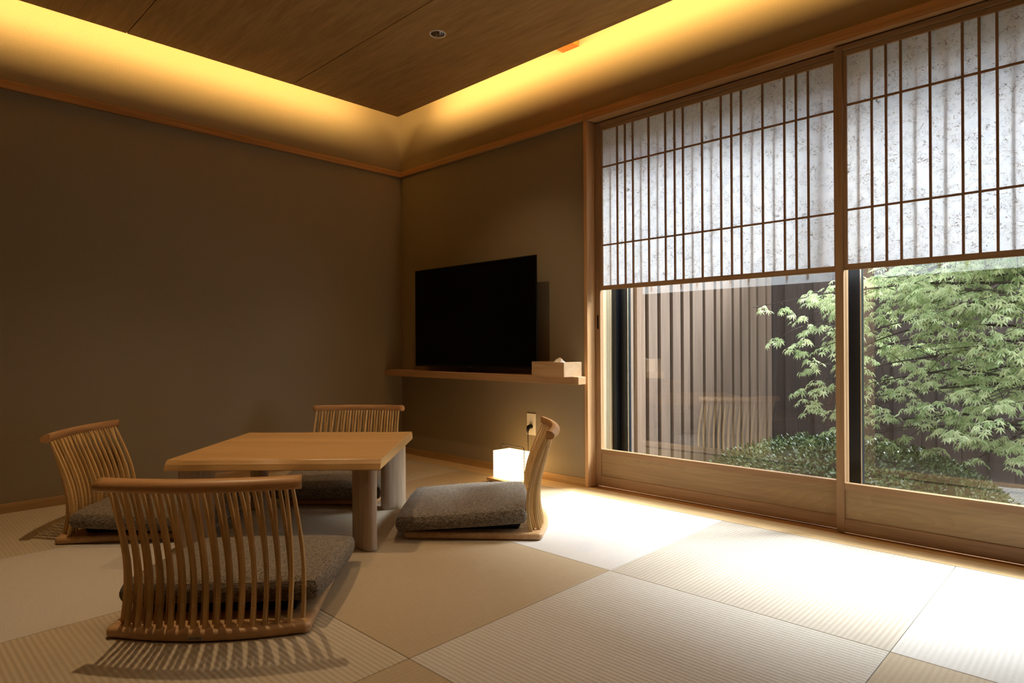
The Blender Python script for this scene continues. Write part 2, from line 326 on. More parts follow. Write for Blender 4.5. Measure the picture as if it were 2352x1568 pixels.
def gravelmat():
    m, nt, b = newmat('garden_gravel'); L = nt.links.new
    mp = coords(nt, (1, 1, 1)); v = N(nt, 'ShaderNodeTexVoronoi', Scale=60.0); L(mp.outputs[0], v.inputs['Vector'])
    r = ramp(nt, [(0.0, (0.24, 0.24, 0.22)), (0.8, (0.10, 0.10, 0.09))]); L(v.outputs['Distance'], r.inputs[0]); L(r.outputs[0], b.inputs['Base Color'])
    b.inputs['Roughness'].default_value = 0.8; return m
M_GRAVEL = gravelmat()

# ------------------------------------------------------------------ room shell
def struct(o): o['kind'] = 'structure'; return o
WT = 2.75
struct(box('floor', (-0.1, RX + 0.1, RY - 0.1, 0.33, -0.30, -0.03), M_SOIL))
struct(box('wall_left', (-0.12, 0.0, RY, 0.12, -0.02, WT), M_WALL))
m = MB(); m.box(0.0, 1.73, 0.0, 0.12, -0.02, WT); m.box(1.73, RX, 0.0, 0.12, 2.10, WT); m.box(4.42, RX, 0.0, 0.12, -0.02, 2.10)
struct(m.build('wall_window', M_WALL))
struct(box('wall_right', (RX, RX + 0.12, RY, 0.12, -0.02, WT), M_WALL))
struct(box('wall_back', (-0.12, RX + 0.12, RY - 0.12, RY, -0.02, WT), M_WALL))
# hung ceiling of wide veneer boards, seams along x
ys = [PY1, -0.999, -1.900, -2.801, -3.702, RY]
m = MB(); Z0, Z1 = 2.4096, 2.435; HR = 0.0345
def holed(m, x, y, h):
    """square tile of half width h with a round hole, bottom face, top face and bore"""
    n = 40; sq, ci = [], []
    for k in range(n):
        t = 2 * PI * k / n; c_, s_ = math.cos(t), math.sin(t); q = h / max(abs(c_), abs(s_))
        sq.append((x + c_ * q, y + s_ * q)); ci.append((x + c_ * HR, y + s_ * HR))
    vs = [(*p, Z0) for p in sq] + [(*p, Z0) for p in ci] + [(*p, Z1) for p in ci] + [(*p, Z1) for p in sq]; fs = []
    for r in range(3):
        for k in range(n): fs.append((r * n + k, r * n + (k + 1) % n, (r + 1) * n + (k + 1) % n, (r + 1) * n + k))
    m.add(vs, fs)
for a, c in zip(ys[:-1], ys[1:]):
    y0, y1 = c + 0.0022, a - 0.0022; xs_ = PX0; h = 0.06
    for (x, y) in sorted(DOWN):
        if y0 < y < y1:
            m.box(xs_, x - h, y0, y1, Z0, Z1); m.box(x - h, x + h, y0, y - h, Z0, Z1); m.box(x - h, x + h, y + h, y1, Z0, Z1)
            holed(m, x, y, h); xs_ = x + h
    m.box(xs_, RX - 0.001, y0, y1, Z0, Z1)
for yy in ys[1:-1]: m.box(PX0, RX - 0.001, yy - 0.01, yy + 0.01, Z0 + 0.012, Z1 + 0.004)
struct(m.build('ceiling', M_CEIL))
struct(box('ceiling', (-0.12, RX + 0.12, RY - 0.12, 0.12, WT, WT + 0.1), plain('upper_ceiling', (0.55, 0.45, 0.30), 0.9)))
# cornice band and base boards
box('trim_1', (0.0, 0.020, RY, 0.0, 2.064, 2.105), M_TRIMY, bevel=0.002)['kind'] = 'structure'
box('trim_2', (0.020, 1.729, -0.020, 0.0, 2.064, 2.105), M_TRIMX, bevel=0.002)['kind'] = 'structure'
box('baseboard_left', (0.0, 0.012, RY, 0.0, -0.02, 0.045), M_BASEY, bevel=0.001)['kind'] = 'structure'
box('baseboard_window', (0.012, 1.73, -0.010, 0.0, 0.0, 0.045), M_BASEX, bevel=0.001)['kind'] = 'structure'
# border board between the mats and the window wall, door tracks
box('trim_3', (0.012, RX, -0.1400, 0.0, -0.03, 0.0), M_BOARD)['kind'] = 'structure'
m = MB(); m.box(1.73, 4.42, 0.0, 0.012, -0.03, 0.0); m.box(1.73, 4.42, 0.012, 0.15, -0.03, -0.004); m.box(1.73, 4.42, 0.15, 0.33, -0.03, 0.02)
struct(m.build('trim_4', M_TRIMX))
# lintel
m = MB(); m.box(1.73, 4.45, -0.012, 0.020, 2.062, 2.108); m.box(1.73, 4.45, 0.020, 0.15, 2.066, 2.108)
struct(m.build('trim_5', M_TRIMX, bevel=0.0015))
# posts at both sides of the opening
struct(box('trim_6', (1.7297, 1.7515, -0.012, 0.12, 0.0, 2.0618), M_TRIMZ, bevel=0.002))
struct(box('trim_7', (4.401, 4.425, -0.012, 0.12, 0.0, 2.0618), M_TRIMZ, bevel=0.002))
# deep outer jambs and head
m = MB(); m.box(1.70, 1.745, 0.12, 0.36, -0.03, 2.12); m.box(4.405, 4.45, 0.12, 0.36, -0.03, 2.12); m.box(1.745, 4.405, 0.15, 0.36, 2.06, 2.12)
struct(m.build('trim_8', M_JAMB))
struct(box('trim_9', (1.5774, 1.6957, -0.30, -0.001, 2.500, 2.60), wood('beam_end_wood', (0.42, 0.12, 0.02), (0.62, 0.25, 0.06), 'y', fine=60)))

# ------------------------------------------------------------------ shoji doors with a raised snow-viewing screen
def shoji(name, x0, x1, yf, th, bars, backs):
    d = empty(name, (0, 0, 0)); d['kind'] = 'structure'
    yb = yf + th; SW = 0.033
    box('stile', (x0, x0 + SW, yf, yb, 0.003, 2.058), M_DOORZ, d, bevel=0.0012)
    box('stile', (x1 - SW, x1, yf, yb, 0.003, 2.058), M_DOORZ, d, bevel=0.0012)
    a, b_ = x0 + SW, x1 - SW
    box('bottom_rail', (a, b_, yf + 0.001, yb, 0.003, 0.060), M_DOORX, d, bevel=0.001)
    box('kick_panel', (a, b_, yf + 0.008, yb - 0.008, 0.060, 0.182), M_KICK, d)
    box('middle_rail', (a, b_, yf + 0.001, yb, 0.182, 0.211), M_DOORX, d, bevel=0.001)
    box('top_rail', (a, b_, yf + 0.001, yb, 2.036, 2.058), M_DOORX, d, bevel=0.001)
    # inner raised screen
    yp = yf + 0.0142; s = MB(); ia, ib = a + 0.001, b_ - 0.001; y0, y1 = yf + 0.004, yf + 0.0138
    s.box(ia, ia + 0.014, y0, y1, 1.135, 2.012); s.box(ib - 0.014, ib, y0, y1, 1.135, 2.012)
    fr = s.build('screen_frame', M_DOORZ, d)
    s = MB(); s.box(ia, ib, y0 - 0.001, y1, 1.110, 1.135); s.box(ia, ib, y0, y1, 2.012, 2.034)
    s.build('screen_rail', M_DOORX, d, bevel=0.001)
    s = MB()
    for x in bars: s.box(x - 0.0043, x + 0.0043, y0 + 0.001, y0 + 0.0096, 1.135, 2.012)
    for z in (1.363, 1.805): s.box(ia + 0.014, ib - 0.014, y0 + 0.0012, y0 + 0.0083, z - 0.0042, z + 0.0042)
    s.build('lattice', M_LATZ, d)
    s = MB()
    for x in backs: s.box(x - 0.004, x + 0.004, y0 + 0.0175, y0 + 0.0235, 1.135, 2.012)
    s.build('rear_lattice', M_LATZ, d)
    s = MB(); s.box(ia + 0.0005, ib - 0.0005, yp - 0.0002, yp + 0.0002, 1.1105, 2.0335)
    s.build('paper', M_PAPER, d)
    if name != 'door_1': return d
    s = MB(); hx = x0 + 0.0115
    s.box(hx, hx + 0.010, yf - 0.0015, yf + 0.0005, 0.892, 0.969)
    s.build('finger_pull', M_PLAST, d)
    return d
def layout(x0):
    out, back = [], []; x = x0
    seq = [0.1, 0.051, 0.051]
    while True:
        back.append(x + 0.0515); x += 0.1025; out.append(x)
        x += 0.0; yield_ = None
        out.append(x + 0.0512); out.append(x + 0.1024); x += 0.1024
        back.append(x + 0.0515); x += 0.1025; out.append(x); 
        if x > x0 + 1.3: break
    return out, back
B1 = [1.9013, 1.9527, 2.003, 2.102, 2.202, 2.2558, 2.3038, 2.4091, 2.5087, 2.5621, 2.6102, 2.7139, 2.8138, 2.8656, 2.9179]
K1 = [1.8545, 2.0530, 2.1556, 2.3570, 2.4590, 2.6632, 2.7673, 2.9698]
shoji('door_1', 1.7535, 3.0725, 0.0625, 0.030, B1 + [], K1)
B2 = [3.1816, 3.2341, 3.2866, 3.3866, 3.491, 3.5428, 3.5961, 3.697, 3.798, 3.850, 3.902, 4.003, 4.105, 4.157, 4.209, 4.310]
K2 = [3.1339, 3.3385, 3.4400, 3.6471, 3.7480, 3.9530, 4.0540, 4.2600]
shoji('door_2', 3.0400, 4.4000, 0.0255, 0.030, B2, K2)

# ------------------------------------------------------------------ outer sliding window
win = empty('window_1'); win['kind'] = 'structure'
m = MB(); m.box(1.745, 1.775, 0.235, 0.345, 0.02, 2.06); m.box(4.375, 4.405, 0.235, 0.345, 0.02, 2.06)
m.box(1.775, 4.375, 0.235, 0.345, 0.02, 0.045); m.box(1.775, 4.375, 0.235, 0.345, 2.02, 2.06)
m.build('window_frame', M_BLACK, win)
def sash(x0, x1, y, wl, wr):
    m = MB(); m.box(x0, x0 + wl, y - 0.015, y + 0.015, 0.045, 2.02); m.box(x1 - wr, x1, y - 0.015, y + 0.015, 0.045, 2.02)
    m.box(x0 + wl, x1 - wr, y - 0.015, y + 0.015, 0.045, 0.105); m.box(x0 + wl, x1 - wr, y - 0.015, y + 0.015, 1.96, 2.02)
    s = m.build('sash', M_BLACK, win, bevel=0.002)
    b = MB(); b.box(x0 + wl - 0.001, x1 - wr + 0.001, y - 0.001, y + 0.001, 0.103, 1.962); b.build('pane', M_GLASS, s)
    e = MB(); e.box(x0 + wl - 0.003, x0 + wl + 0.0015, y - 0.017, y - 0.013, 0.105, 1.96); e.build('glazing_bead', M_ALU, s)
sash(1.776, 3.075, 0.290, 0.055, 0.055)
sash(3.018, 4.374, 0.255, 0.063, 0.055)
# bead chain of the roller blind, hanging by the jamb
m = MB()
def bead(m, p, r):
    m.add([(p[0] + r, p[1], p[2]), (p[0] - r, p[1], p[2]), (p[0], p[1] + r, p[2]), (p[0], p[1] - r, p[2]), (p[0], p[1], p[2] + r), (p[0], p[1], p[2] - r)],
          [(0, 2, 4), (2, 1, 4), (1, 3, 4), (3, 0, 4), (2, 0, 5), (1, 2, 5), (3, 1, 5), (0, 3, 5)])
zt = 2.0; k = 0
while zt > 0.16:
    t = (2.0 - zt) / 1.84
    bead(m, (1.766 + 0.004 * math.sin(t * 4), 0.155, zt), 0.0029)
    bead(m, (1.777 + 0.006 * math.sin(t * 3 + 0.5) - 0.004, 0.160, zt - 0.004), 0.0029); zt -= 0.0085
m.tube([(1.766 + 0.004 * math.sin(t / 12 * 4), 0.155, 2.0 - 1.84 * t / 12) for t in range(13)], 0.0006, 5)
tag(m.build('blind_chain', M_PLAST), 'looped black bead chain of a blind hanging beside the window jamb', 'chain')

# ------------------------------------------------------------------ tatami mats
MX = [-0.03018, 0.84982, 1.72982, 2.60982, 3.48982, 4.36982, 5.24982]
names = {
 (0, 0): 'square rush mat in the corner under the television shelf', (1, 0): 'square rush mat with the glowing paper lantern on it',
 (2, 0): 'brightest square rush mat, whitened by the window behind the right chair', (3, 0): 'ribbed rush mat with daylight painted into its tone, in front of the meeting sliding doors',
 (4, 0): 'rush mat with painted pale sheen along the right edge by the window sill', (0, 1): 'rush mat under the rear floor chair by the left wall',
 (1, 1): 'grey shaded rush mat beneath the low table', (2, 1): 'tan rush mat between the front chair and the right chair',
 (3, 1): 'finely ribbed rush mat at the bottom centre of the floor', (4, 1): 'tan rush mat at the bottom right corner of the floor',
 (0, 2): 'ribbed tan rush mat by the left wall behind the left floor chair', (1, 2): 'plain rush mat with painted pale sheen left of the front floor chair',
 (2, 2): 'coarsely ribbed rush mat carrying the back of the front chair and its slatted shadow', (3, 2): 'small visible piece of tan rush mat at the bottom edge, right of the ribbed one',
}
MATS_Y = [-0.1418, -1.0218, -1.9018, -2.7818, -3.6618, RY]
for i in range(6):
    for j in range(5):
        x0, x1 = max(MX[i], 0.0125), MX[i + 1]; y1, y0 = MATS_Y[j], MATS_Y[j + 1]
        m = MB(); g = 0.0009
        cx, cy = (x0 + x1) / 2, (y0 + y1) / 2
        m.box(x0 + g - cx, x1 - g - cx, y0 + g - cy, y1 - g - cy, -0.030, 0.0)
        ribx = (i + j) % 2 == 0
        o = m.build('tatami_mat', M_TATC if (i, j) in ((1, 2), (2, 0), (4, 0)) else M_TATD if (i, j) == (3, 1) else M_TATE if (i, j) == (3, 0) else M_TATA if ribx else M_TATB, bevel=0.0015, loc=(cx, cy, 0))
        ow = ['first', 'second', 'third', 'fourth', 'fifth', 'sixth']
        tag(o, names.get((i, j), 'square rush mat outside the photograph, %s row from the window, %s from the left wall' % (ow[j], ow[i])), 'floor mat', 'square tatami mats laid in a checker pattern')

# ------------------------------------------------------------------ low table
TA = math.atan2(0.669, 0.743)
tc = (1.2907, -1.4775)
tab = empty('low_table', (tc[0], tc[1], 0), math.radians(44.1))
tag(tab, 'low square wooden table with live front edge and four oval legs, amid the floor chairs', 'table')
def table_top():
    m = MB(); z1, z0 = 0.366, 0.324
    hx = 0.4155; rings = []
    # underside outline is wider at front and rear (live edge slopes outward)
    nx = 48
    def wav(x, s): return 0.0045 * math.sin(x * 13 + s) + 0.003 * math.sin(x * 29 + 2 * s)
    top, bot, mid = [], [], []
    rows = [[], [], [], [], []]
    for sgn in (-1, 1):
        for k in range(nx + 1):
            t = -1 + 2 * k / nx
            if sgn > 0: t = -t
            xt = t * (hx - 0.004); xb = t * hx
            base = 0.400
            yt = sgn * (base - 0.010 + wav(xt, sgn)); ym = sgn * (base + 0.001 + 0.6 * wav(xt, sgn)); yb = sgn * (base + 0.008)
            if sgn < 0: xt2, xb2 = xt, xb
            rows[0].append((t * (hx - 0.004), yb * 0.985, z0)); rows[1].append((t * hx, yb, z0 + 0.004))
            rows[2].append((t * hx, ym, (z0 + z1) / 2 + 0.004)); rows[3].append((t * (hx - 0.001), yt, z1 - 0.003)); rows[4].append((t * (hx - 0.004), yt * 0.992, z1))
    m.loft(rows); return m
ttop = table_top().build('tabletop', M_TABLE, tab)
for sx in (-1, 1):
    for sy in (-1, 1):
        m = MB(); a, b_ = 0.068, 0.030; cx, cy = sx * 0.333, sy * 0.316
        d = math.atan2(sy, sx)       # long axis along the diagonal
        ring = []
        for k in range(40):
            t = 2 * PI * k / 40; e = 2.6
            u = a * abs(math.cos(t)) ** (2 / e) * (1 if math.cos(t) >= 0 else -1); v = b_ * abs(math.sin(t)) ** (2 / e) * (1 if math.sin(t) >= 0 else -1)
            ring.append((cx + u * math.cos(d) - v * math.sin(d), cy + u * math.sin(d) + v * math.cos(d)))
        m.slab(ring, 0.0005, 0.327, 0.004, 3)
        m.build('leg', M_LEG, tab, smooth=True)

# ------------------------------------------------------------------ floor chairs
rng = random.Random(7)
def bow(x, c): return c * (x / 0.2675) ** 2
def base_outline():
    pts = []
    for k in range(17):
        x = -0.280 + 0.03 + (0.560 - 0.06) * k / 16; pts.append((x, bow(x, 0.042)))
    def arc(cx, cy, r, a0, a1, n=6):
        return [(cx + r * math.cos(a0 + (a1 - a0) * k / n), cy + r * math.sin(a0 + (a1 - a0) * k / n)) for k in range(n + 1)]
    pts += arc(0.280 - 0.026, 0.060, 0.026, -PI / 2 + 0.5, -0.02)
    pts += arc(0.250 - 0.022, 0.612 - 0.022, 0.022, 0, PI / 2)
    pts += arc(-0.250 + 0.022, 0.612 - 0.022, 0.022, PI / 2, PI)
    pts += arc(-0.280 + 0.026, 0.060, 0.026, PI + 0.02, 3 * PI / 2 - 0.5)
    return pts
def slat_mesh(k):
    r = random.Random(100 + k)
    x = -0.245 + 0.01633 * k; inner = (k % 2 == 0)
    xb = x * (1.02 if inner else 0.97)
    yb = (0.052 if inner else 0.026) + bow(xb, 0.036)
    yt = -0.027 + bow(x, 0.040)
    zb, zt = 0.030, 0.422
    nodes = [r.uniform(0.12, 0.34), r.uniform(0.45, 0.62), r.uniform(0.72, 0.92)]
    m = MB(); rings = []; n = 30
    jx = r.uniform(-0.002, 0.002)
    ts = sorted(set([i / n for i in range(n + 1)] + [q + e for q in nodes for e in (-0.008, -0.004, 0.004, 0.008)]))
    for t in ts:
        z = zb + (zt - zb) * t
        s = t * t * (3 - 2 * t)
        y = yb + (yt - yb) * (0.25 * t ** 2 + 0.75 * t ** 3) + 0.028 * math.sin(PI * min(1, t * 1.15)) * (1 - t)
        xx = xb + (x - xb) * s + jx * math.sin(PI * t)
        wx = 0.0058 - 0.0016 * t; wy = 0.0080 - 0.0034 * t
        for q in nodes:
            dq = abs(t - q)
            if dq < 0.0045: wx *= 0.93; wy *= 0.95
            elif dq < 0.009: wx *= 1.07; wy *= 1.05
        c = 0.22
        rings.append([(xx + wx * a, y + wy * b_, z) for a, b_ in ((-1, -1 + c), (-1 + c, -1), (1 - c, -1), (1, -1 + c), (1, 1 - c), (1 - c, 1), (-1 + c, 1), (-1, 1 - c))])
    m.loft(rings); return m
def rail_mesh():
    m = MB(); rings = []
    for k in range(29):
        x = -0.270 + 0.540 * k / 28
        y = -0.031 + 0.043 * (x / 0.28) ** 2; dy = 2 * 0.043 * x / 0.28 ** 2
        nx, ny = -dy / math.hypot(1, dy), 1 / math.hypot(1, dy)     # towards the sitter
        prof = []
        h = 0.0172
        for q in range(13):      # rounded rear
            a = PI / 2 + PI * q / 12; prof.append((0.024 * math.cos(a) * 0.95, h * math.sin(a)))
        prof += [(0.0095, -h), (0.0115, -h + 0.002), (0.0115, h - 0.002), (0.0095, h)]
        rings.append([(x + nx * p, y + ny * p, 0.431 + z + p * 0.12) for p, z in prof])
    m.loft(rings); return m
def cushion_mesh():
    m = MB(); n = 36; W, D = 0.280, 0.270
    cy = 0.372
    def pt(u, v, top):
        # rounded pillow outline
        k = 1 - 0.035 * (abs(u * v)) ** 4
        ex = 1.0 + 0.012 * math.cos(v * PI / 2); x = W * u * ex * k; y = cy + D * v * k
        g = (1 - abs(u) ** 10) * (1 - abs(v) ** 10)
        g = max(g, 0) ** 0.45
        tilt = 0.070 - 0.030 * (v + 1) / 2
        if top: z = tilt + 0.056 + 0.010 * g + 0.016 * (1 - u * u) * (1 - v * v) + 0.0012 * math.sin(u * 9 + v * 4)
        else: z = tilt - 0.004 * (1 - u * u) * (1 - v * v)
        return (x + 0.006, y, z)
    T = [[pt(-1 + 2 * i / n, -1 + 2 * j / n, True) for i in range(n + 1)] for j in range(n + 1)]
    Bt = [[pt(-1 + 2 * i / n, -1 + 2 * j / n, False) for i in range(n + 1)] for j in range(n + 1)]
    vs = [p for r in T for p in r] + [p for r in Bt for p in r]; o = (n + 1) ** 2; fs = []
    for j in range(n):
        for i in range(n):
            a = j * (n + 1) + i; fs.append((a, a + 1, a + n + 2, a + n + 1)); fs.append((o + a, o + a + n + 1, o + a + n + 2, o + a + 1))
    m.add(vs, fs)
    # side band, slightly bulging
    loop = [(i, 0) for i in range(n)] + [(n, j) for j in range(n)] + [(i, n) for i in range(n, 0, -1)] + [(0, j) for j in range(n, 0, -1)]
    rows = 5; st = len(m.v); vv = []
    for q in range(rows + 1):
        t = q / rows
        for (i, j) in loop:
            a = Vector(Bt[j][i]); b_ = Vector(T[j][i]); p = a.lerp(b_, t)
            dx, dy = p.x - 0.006, p.y - cy; l = math.hypot(dx / W, dy / D); e = 0.012 * math.sin(PI * t)
            p.x += e * dx / W * 1.0 / max(l, .1); p.y += e * dy / D * 1.0 / max(l, .1); vv.append(tuple(p))
    L_ = len(loop); ff = [(q * L_ + k, q * L_ + (k + 1) % L_, (q + 1) * L_ + (k + 1) % L_, (q + 1) * L_ + k) for q in range(rows) for k in range(L_)]
    m.add(vv, ff); return m
def make_chair():
    t = empty('floor_chair')
    m = MB(); m.slab(base_outline(), 0.001, 0.031, 0.013, 5); m.build('base_board', M_OAKY, t, smooth=False)
    for p in t.children[0].data.polygons: p.use_smooth = True
    for k in range(31): slat_mesh(k).build('slat', M_BAMB, t)
    rail_mesh().build('top_rail', M_OAKX, t)
    for p in t.children[-1].data.polygons: p.use_smooth = len(p.vertices) == 4
    m = MB()
    pts = []
    b0 = [(-0.225, 0.120), (0.225, 0.120), (0.225, 0.575), (-0.225, 0.575)]
    m.add([(x, y, 0.031) for x, y in [(-0.215, 0.135), (0.215, 0.135), (0.22, 0.57), (-0.22, 0.57)]] + [(-0.228, 0.118, 0.072), (0.228, 0.118, 0.072), (0.225, 0.575, 0.043), (-0.225, 0.575, 0.043)],
          [(3, 2, 1, 0), (4, 5, 6, 7), (0, 1, 5, 4), (1, 2, 6, 5), (2, 3, 7, 6), (3, 0, 4, 7)])
    m.build('seat_pad', M_NAVY, t, bevel=0.006)
    return t
def dup(root, loc, rz):
    r = root.copy(); COL.objects.link(r); r.location = loc; r.rotation_euler = (0, 0, rz)
    for ch in list(root.children):
        c = ch.copy(); COL.objects.link(c); c.parent = r
    return r
def heading(fx, fy): return math.atan2(fy, fx) - PI / 2
chairs = [
 ((2.133, -2.239), heading(-0.723, 0.691), 'low slatted floor chair seen from behind in the left foreground', 'front chair'),
 ((2.046, -0.700), heading(-0.7225, -0.6917), 'low slatted floor chair in side view nearest the window and lantern', 'right chair'),
 ((0.562, -2.167), heading(0.664, 0.748), 'low slatted floor chair by the left wall, turned to the left side of the table', 'left chair'),
 ((0.618, -0.776), heading(0.678, -0.734), 'low slatted floor chair behind the table near the room corner', 'rear chair')]
cl = {'front chair': 'woven check seat cushion on the foreground floor chair', 'right chair': 'woven check seat cushion on the floor chair nearest the window',
      'left chair': 'woven check seat cushion on the floor chair by the left wall', 'rear chair': 'woven check seat cushion on the rear floor chair, half hidden under the table'}
chair0 = make_chair()
cush0 = cushion_mesh().build('seat_cushion', M_FAB, smooth=True)
for i, (p, rz, lab, key) in enumerate(chairs):
    if i == 0: o = chair0; o.location = (p[0], p[1], 0); o.rotation_euler = (0, 0, rz); c = cush0
    else: o = dup(chair0, (p[0], p[1], 0), rz); c = cush0.copy(); COL.objects.link(c)
    tag(o, lab, 'chair', 'low floor chairs around the table')
    c.location = (p[0], p[1], 0); c.rotation_euler = (0, 0, rz)
    tag(c, cl[key], 'cushion', 'woven seat cushions on the floor chairs')
# maker's plate on the rear edge of the front chair
def letters(word, h):
    """thin serif capitals from strokes, in the x-z plane"""
    W = {'K': (0.72, [((0, 0), (0, 1)), ((0.02, 0.45), (0.5, 1)), ((0.15, 0.6), (0.55, 0))]),
         'A': (0.74, [((0, 0), (0.3, 1)), ((0.3, 1), (0.6, 0)), ((0.13, 0.36), (0.47, 0.36))]),
         'S': (0.60, [((0.42, 0.82), (0.33, 0.97)), ((0.33, 0.97), (0.12, 0.94)), ((0.12, 0.94), (0.05, 0.74)), ((0.05, 0.74), (0.38, 0.42)), ((0.38, 0.42), (0.43, 0.2)), ((0.43, 0.2), (0.3, 0.03)), ((0.3, 0.03), (0.1, 0.04)), ((0.1, 0.04), (0.02, 0.22))]),
         'H': (0.80, [((0, 0), (0, 1)), ((0.58, 0), (0.58, 1)), ((0, 0.5), (0.58, 0.5))]),
         'I': (0.30, [((0.08, 0), (0.08, 1))]),
         'W': (1.02, [((0, 1), (0.24, 0)), ((0.24, 0), (0.44, 1)), ((0.44, 1), (0.66, 0)), ((0.66, 0), (0.88, 1))])}
    m = MB(); x = 0
    for ch in word:
        adv, st = W[ch]
        ends = set()
        for (a, b_) in st:
            d = Vector((b_[0] - a[0], b_[1] - a[1])); n = Vector((-d.y, d.x)).normalized(); wd = 0.075 if abs(d.y) > 0.3 else 0.04
            if abs(d.x) > 0.02 and d.y * d.x > 0: wd *= 0.7
            q = [(a[0] + n.x * wd, a[1] + n.y * wd), (b_[0] + n.x * wd, b_[1] + n.y * wd), (b_[0] - n.x * wd, b_[1] - n.y * wd), (a[0] - n.x * wd, a[1] - n.y * wd)]
            m.add([((x + u) * h, 0, v * h) for u, v in q], [(0, 1, 2, 3)])
            for e in (a, b_):
                if ch != 'S' and e[1] in (0, 1) and (ch, e) not in ends and not (ch == 'A' and e[1] == 1):
                    ends.add((ch, e)); m.add([((x + e[0] + u) * h, 0, (e[1] + v) * h) for u, v in ((-0.15, -0.03), (0.15, -0.03), (0.15, 0.03), (-0.15, 0.03))], [(0, 1, 2, 3)])
        x += adv
    return m, x * h
pl = MB(); pl.box(-0.0215, 0.0215, -0.0012, 0.0020, 0.0085, 0.0195)
plate = pl.build('maker_plate', plain('plate_metal', (0.42, 0.36, 0.27), 0.45), chair0); plate.location = (-0.014, 0.0010, 0.0)
plate['label'] = 'small pale plate reading KASHIWA'
lm, lw = letters('KASHIWA', 0.0066)
lt = lm.build('lettering', plain('plate_ink', (0.01, 0.008, 0.006), 0.6), plate); lt.location = (-lw / 2, -0.0015, 0.0106)

# ------------------------------------------------------------------ shelf, television, tissue box
m = MB(); ol = [(0.0, -0.154), (1.797, -0.154), (1.797, -0.088), (1.726, -0.088), (1.726, -0.0005), (0.0, -0.0005)]
m.add([(x, y, 0.5855) for x, y in ol] + [(x, y, 0.627) for x, y in ol], [(5, 4, 3, 2, 1, 0), (6, 7, 8, 9, 10, 11)] + [(k, (k + 1) % 6, 6 + (k + 1) % 6, 6 + k) for k in range(6)])
tag(m.build('wall_shelf', M_SHELF, bevel=0.0015), 'long thick wooden shelf fixed to the wall under the television', 'shelf')
tv = empty('television', (0.877, -0.1065, 0.66))
tag(tv, 'flat black television, switched off, mounted on the wall above the wooden shelf', 'television')
box('screen', (-0.571, 0.571, 0.0005, 0.006, 0.014, 0.666), M_SCREEN, tv)
m = MB(); m.box(-0.575, 0.575, 0.002, 0.012, -0.001, 0.672); m.build('housing', M_PLAST, tv, bevel=0.003)
box('rear_casing', (-0.42, 0.42, 0.012, 0.062, 0.05, 0.50), M_PLAST, tv, bevel=0.008)
box('wall_bracket', (-0.16, 0.16, 0.062, 0.105, 0.16, 0.42), M_PLAST, tv)
box('badge', (-0.016, 0.012, -0.0004, 0.001, 0.004, 0.0075), plain('badge_grey', (0.09, 0.09, 0.09), 0.4), tv)
tb = empty('tissue_box', (1.610, -0.1180, 0.6271), math.radians(-12.5))
tag(tb, 'pale wooden tissue box with a tissue poking out, on the right end of the shelf', 'tissue box')
w2, d2, hh = 0.150, 0.062, 0.080
m = MB(); t_ = 0.006
m.box(-w2, w2, -d2, -d2 + t_, 0, hh); m.box(-w2, w2, d2 - t_, d2, 0, hh); m.box(-w2, -w2 + t_, -d2 + t_, d2 - t_, 0, hh); m.box(w2 - t_, w2, -d2 + t_, d2 - t_, 0, hh)
m.box(-w2 + t_, w2 - t_, -d2 + t_, d2 - t_, 0, 0.01)
m.box(-w2 + t_, -0.075, -d2 + t_, d2 - t_, hh - 0.010, hh - 0.004); m.box(0.115, w2 - t_, -d2 + t_, d2 - t_, hh - 0.010, hh - 0.004)
m.box(-0.075, 0.115, -d2 + t_, -0.014, hh - 0.010, hh - 0.004); m.box(-0.075, 0.115, 0.014, d2 - t_, hh - 0.010, hh - 0.004)
m.build('box_body', M_BOXW, tb, bevel=0.0008)
m = MB(); vs = []; fs = []
n1, n2 = 14, 8
for j in range(n2 + 1):
    for i in range(n1 + 1):
        u = i / n1 * 2 - 1; v = j / n2 * 2 - 1
        z = hh - 0.010 + 0.034 * (1 - abs(u) ** 1.15) * (1 - 0.75 * abs(v)) + 0.0025 * math.sin(u * 11 + v * 3) * (1 - abs(u))
        vs.append((0.030 + u * 0.068, v * 0.018 + 0.005 * math.sin(u * 6), z))
for j in range(n2):
    for i in range(n1): a = j * (n1 + 1) + i; fs.append((a, a + 1, a + n1 + 2, a + n1 + 1))
m.add(vs, fs); m.build('tissue', M_TISSUE, tb)

# ------------------------------------------------------------------ paper lantern, socket, cable
def lanternmat():
    m = bpy.data.materials.new('lit_lantern_paper'); m.use_nodes = True; nt = m.node_tree; nt.nodes.clear(); L = nt.links.new
    o = nt.nodes.new('ShaderNodeOutputMaterial'); e = nt.nodes.new('ShaderNodeEmission')
    tc = nt.nodes.new('ShaderNodeTexCoord'); sp = nt.nodes.new('ShaderNodeSeparateXYZ'); L(tc.outputs['Object'], sp.inputs[0])
    mu = N(nt, 'ShaderNodeMath', operation='MULTIPLY_ADD'); L(sp.outputs['Z'], mu.inputs[0]); mu.inputs[1].default_value = 1 / 0.0158; mu.inputs[2].default_value = 0.5
    fr = N(nt, 'ShaderNodeMath', operation='FRACT'); L(mu.outputs[0], fr.inputs[0])
    r = ramp(nt, [(0.0, (0.10, 0.06, 0.02)), (0.08, (0.10, 0.06, 0.02)), (0.16, (1.0, 0.66, 0.30)), (0.95, (1.0, 0.66, 0.30))]); L(fr.outputs[0], r.inputs[0])
    L(r.outputs[0], e.inputs[0]); e.inputs[1].default_value = 7.0; L(e.outputs[0], o.inputs[0]); return m
lan = empty('paper_lantern', (1.3500, -0.2080, 0.0), math.radians(-4.2))
tag(lan, 'glowing white paper box lantern on a wooden base with wire handle, standing on the floor', 'lamp')
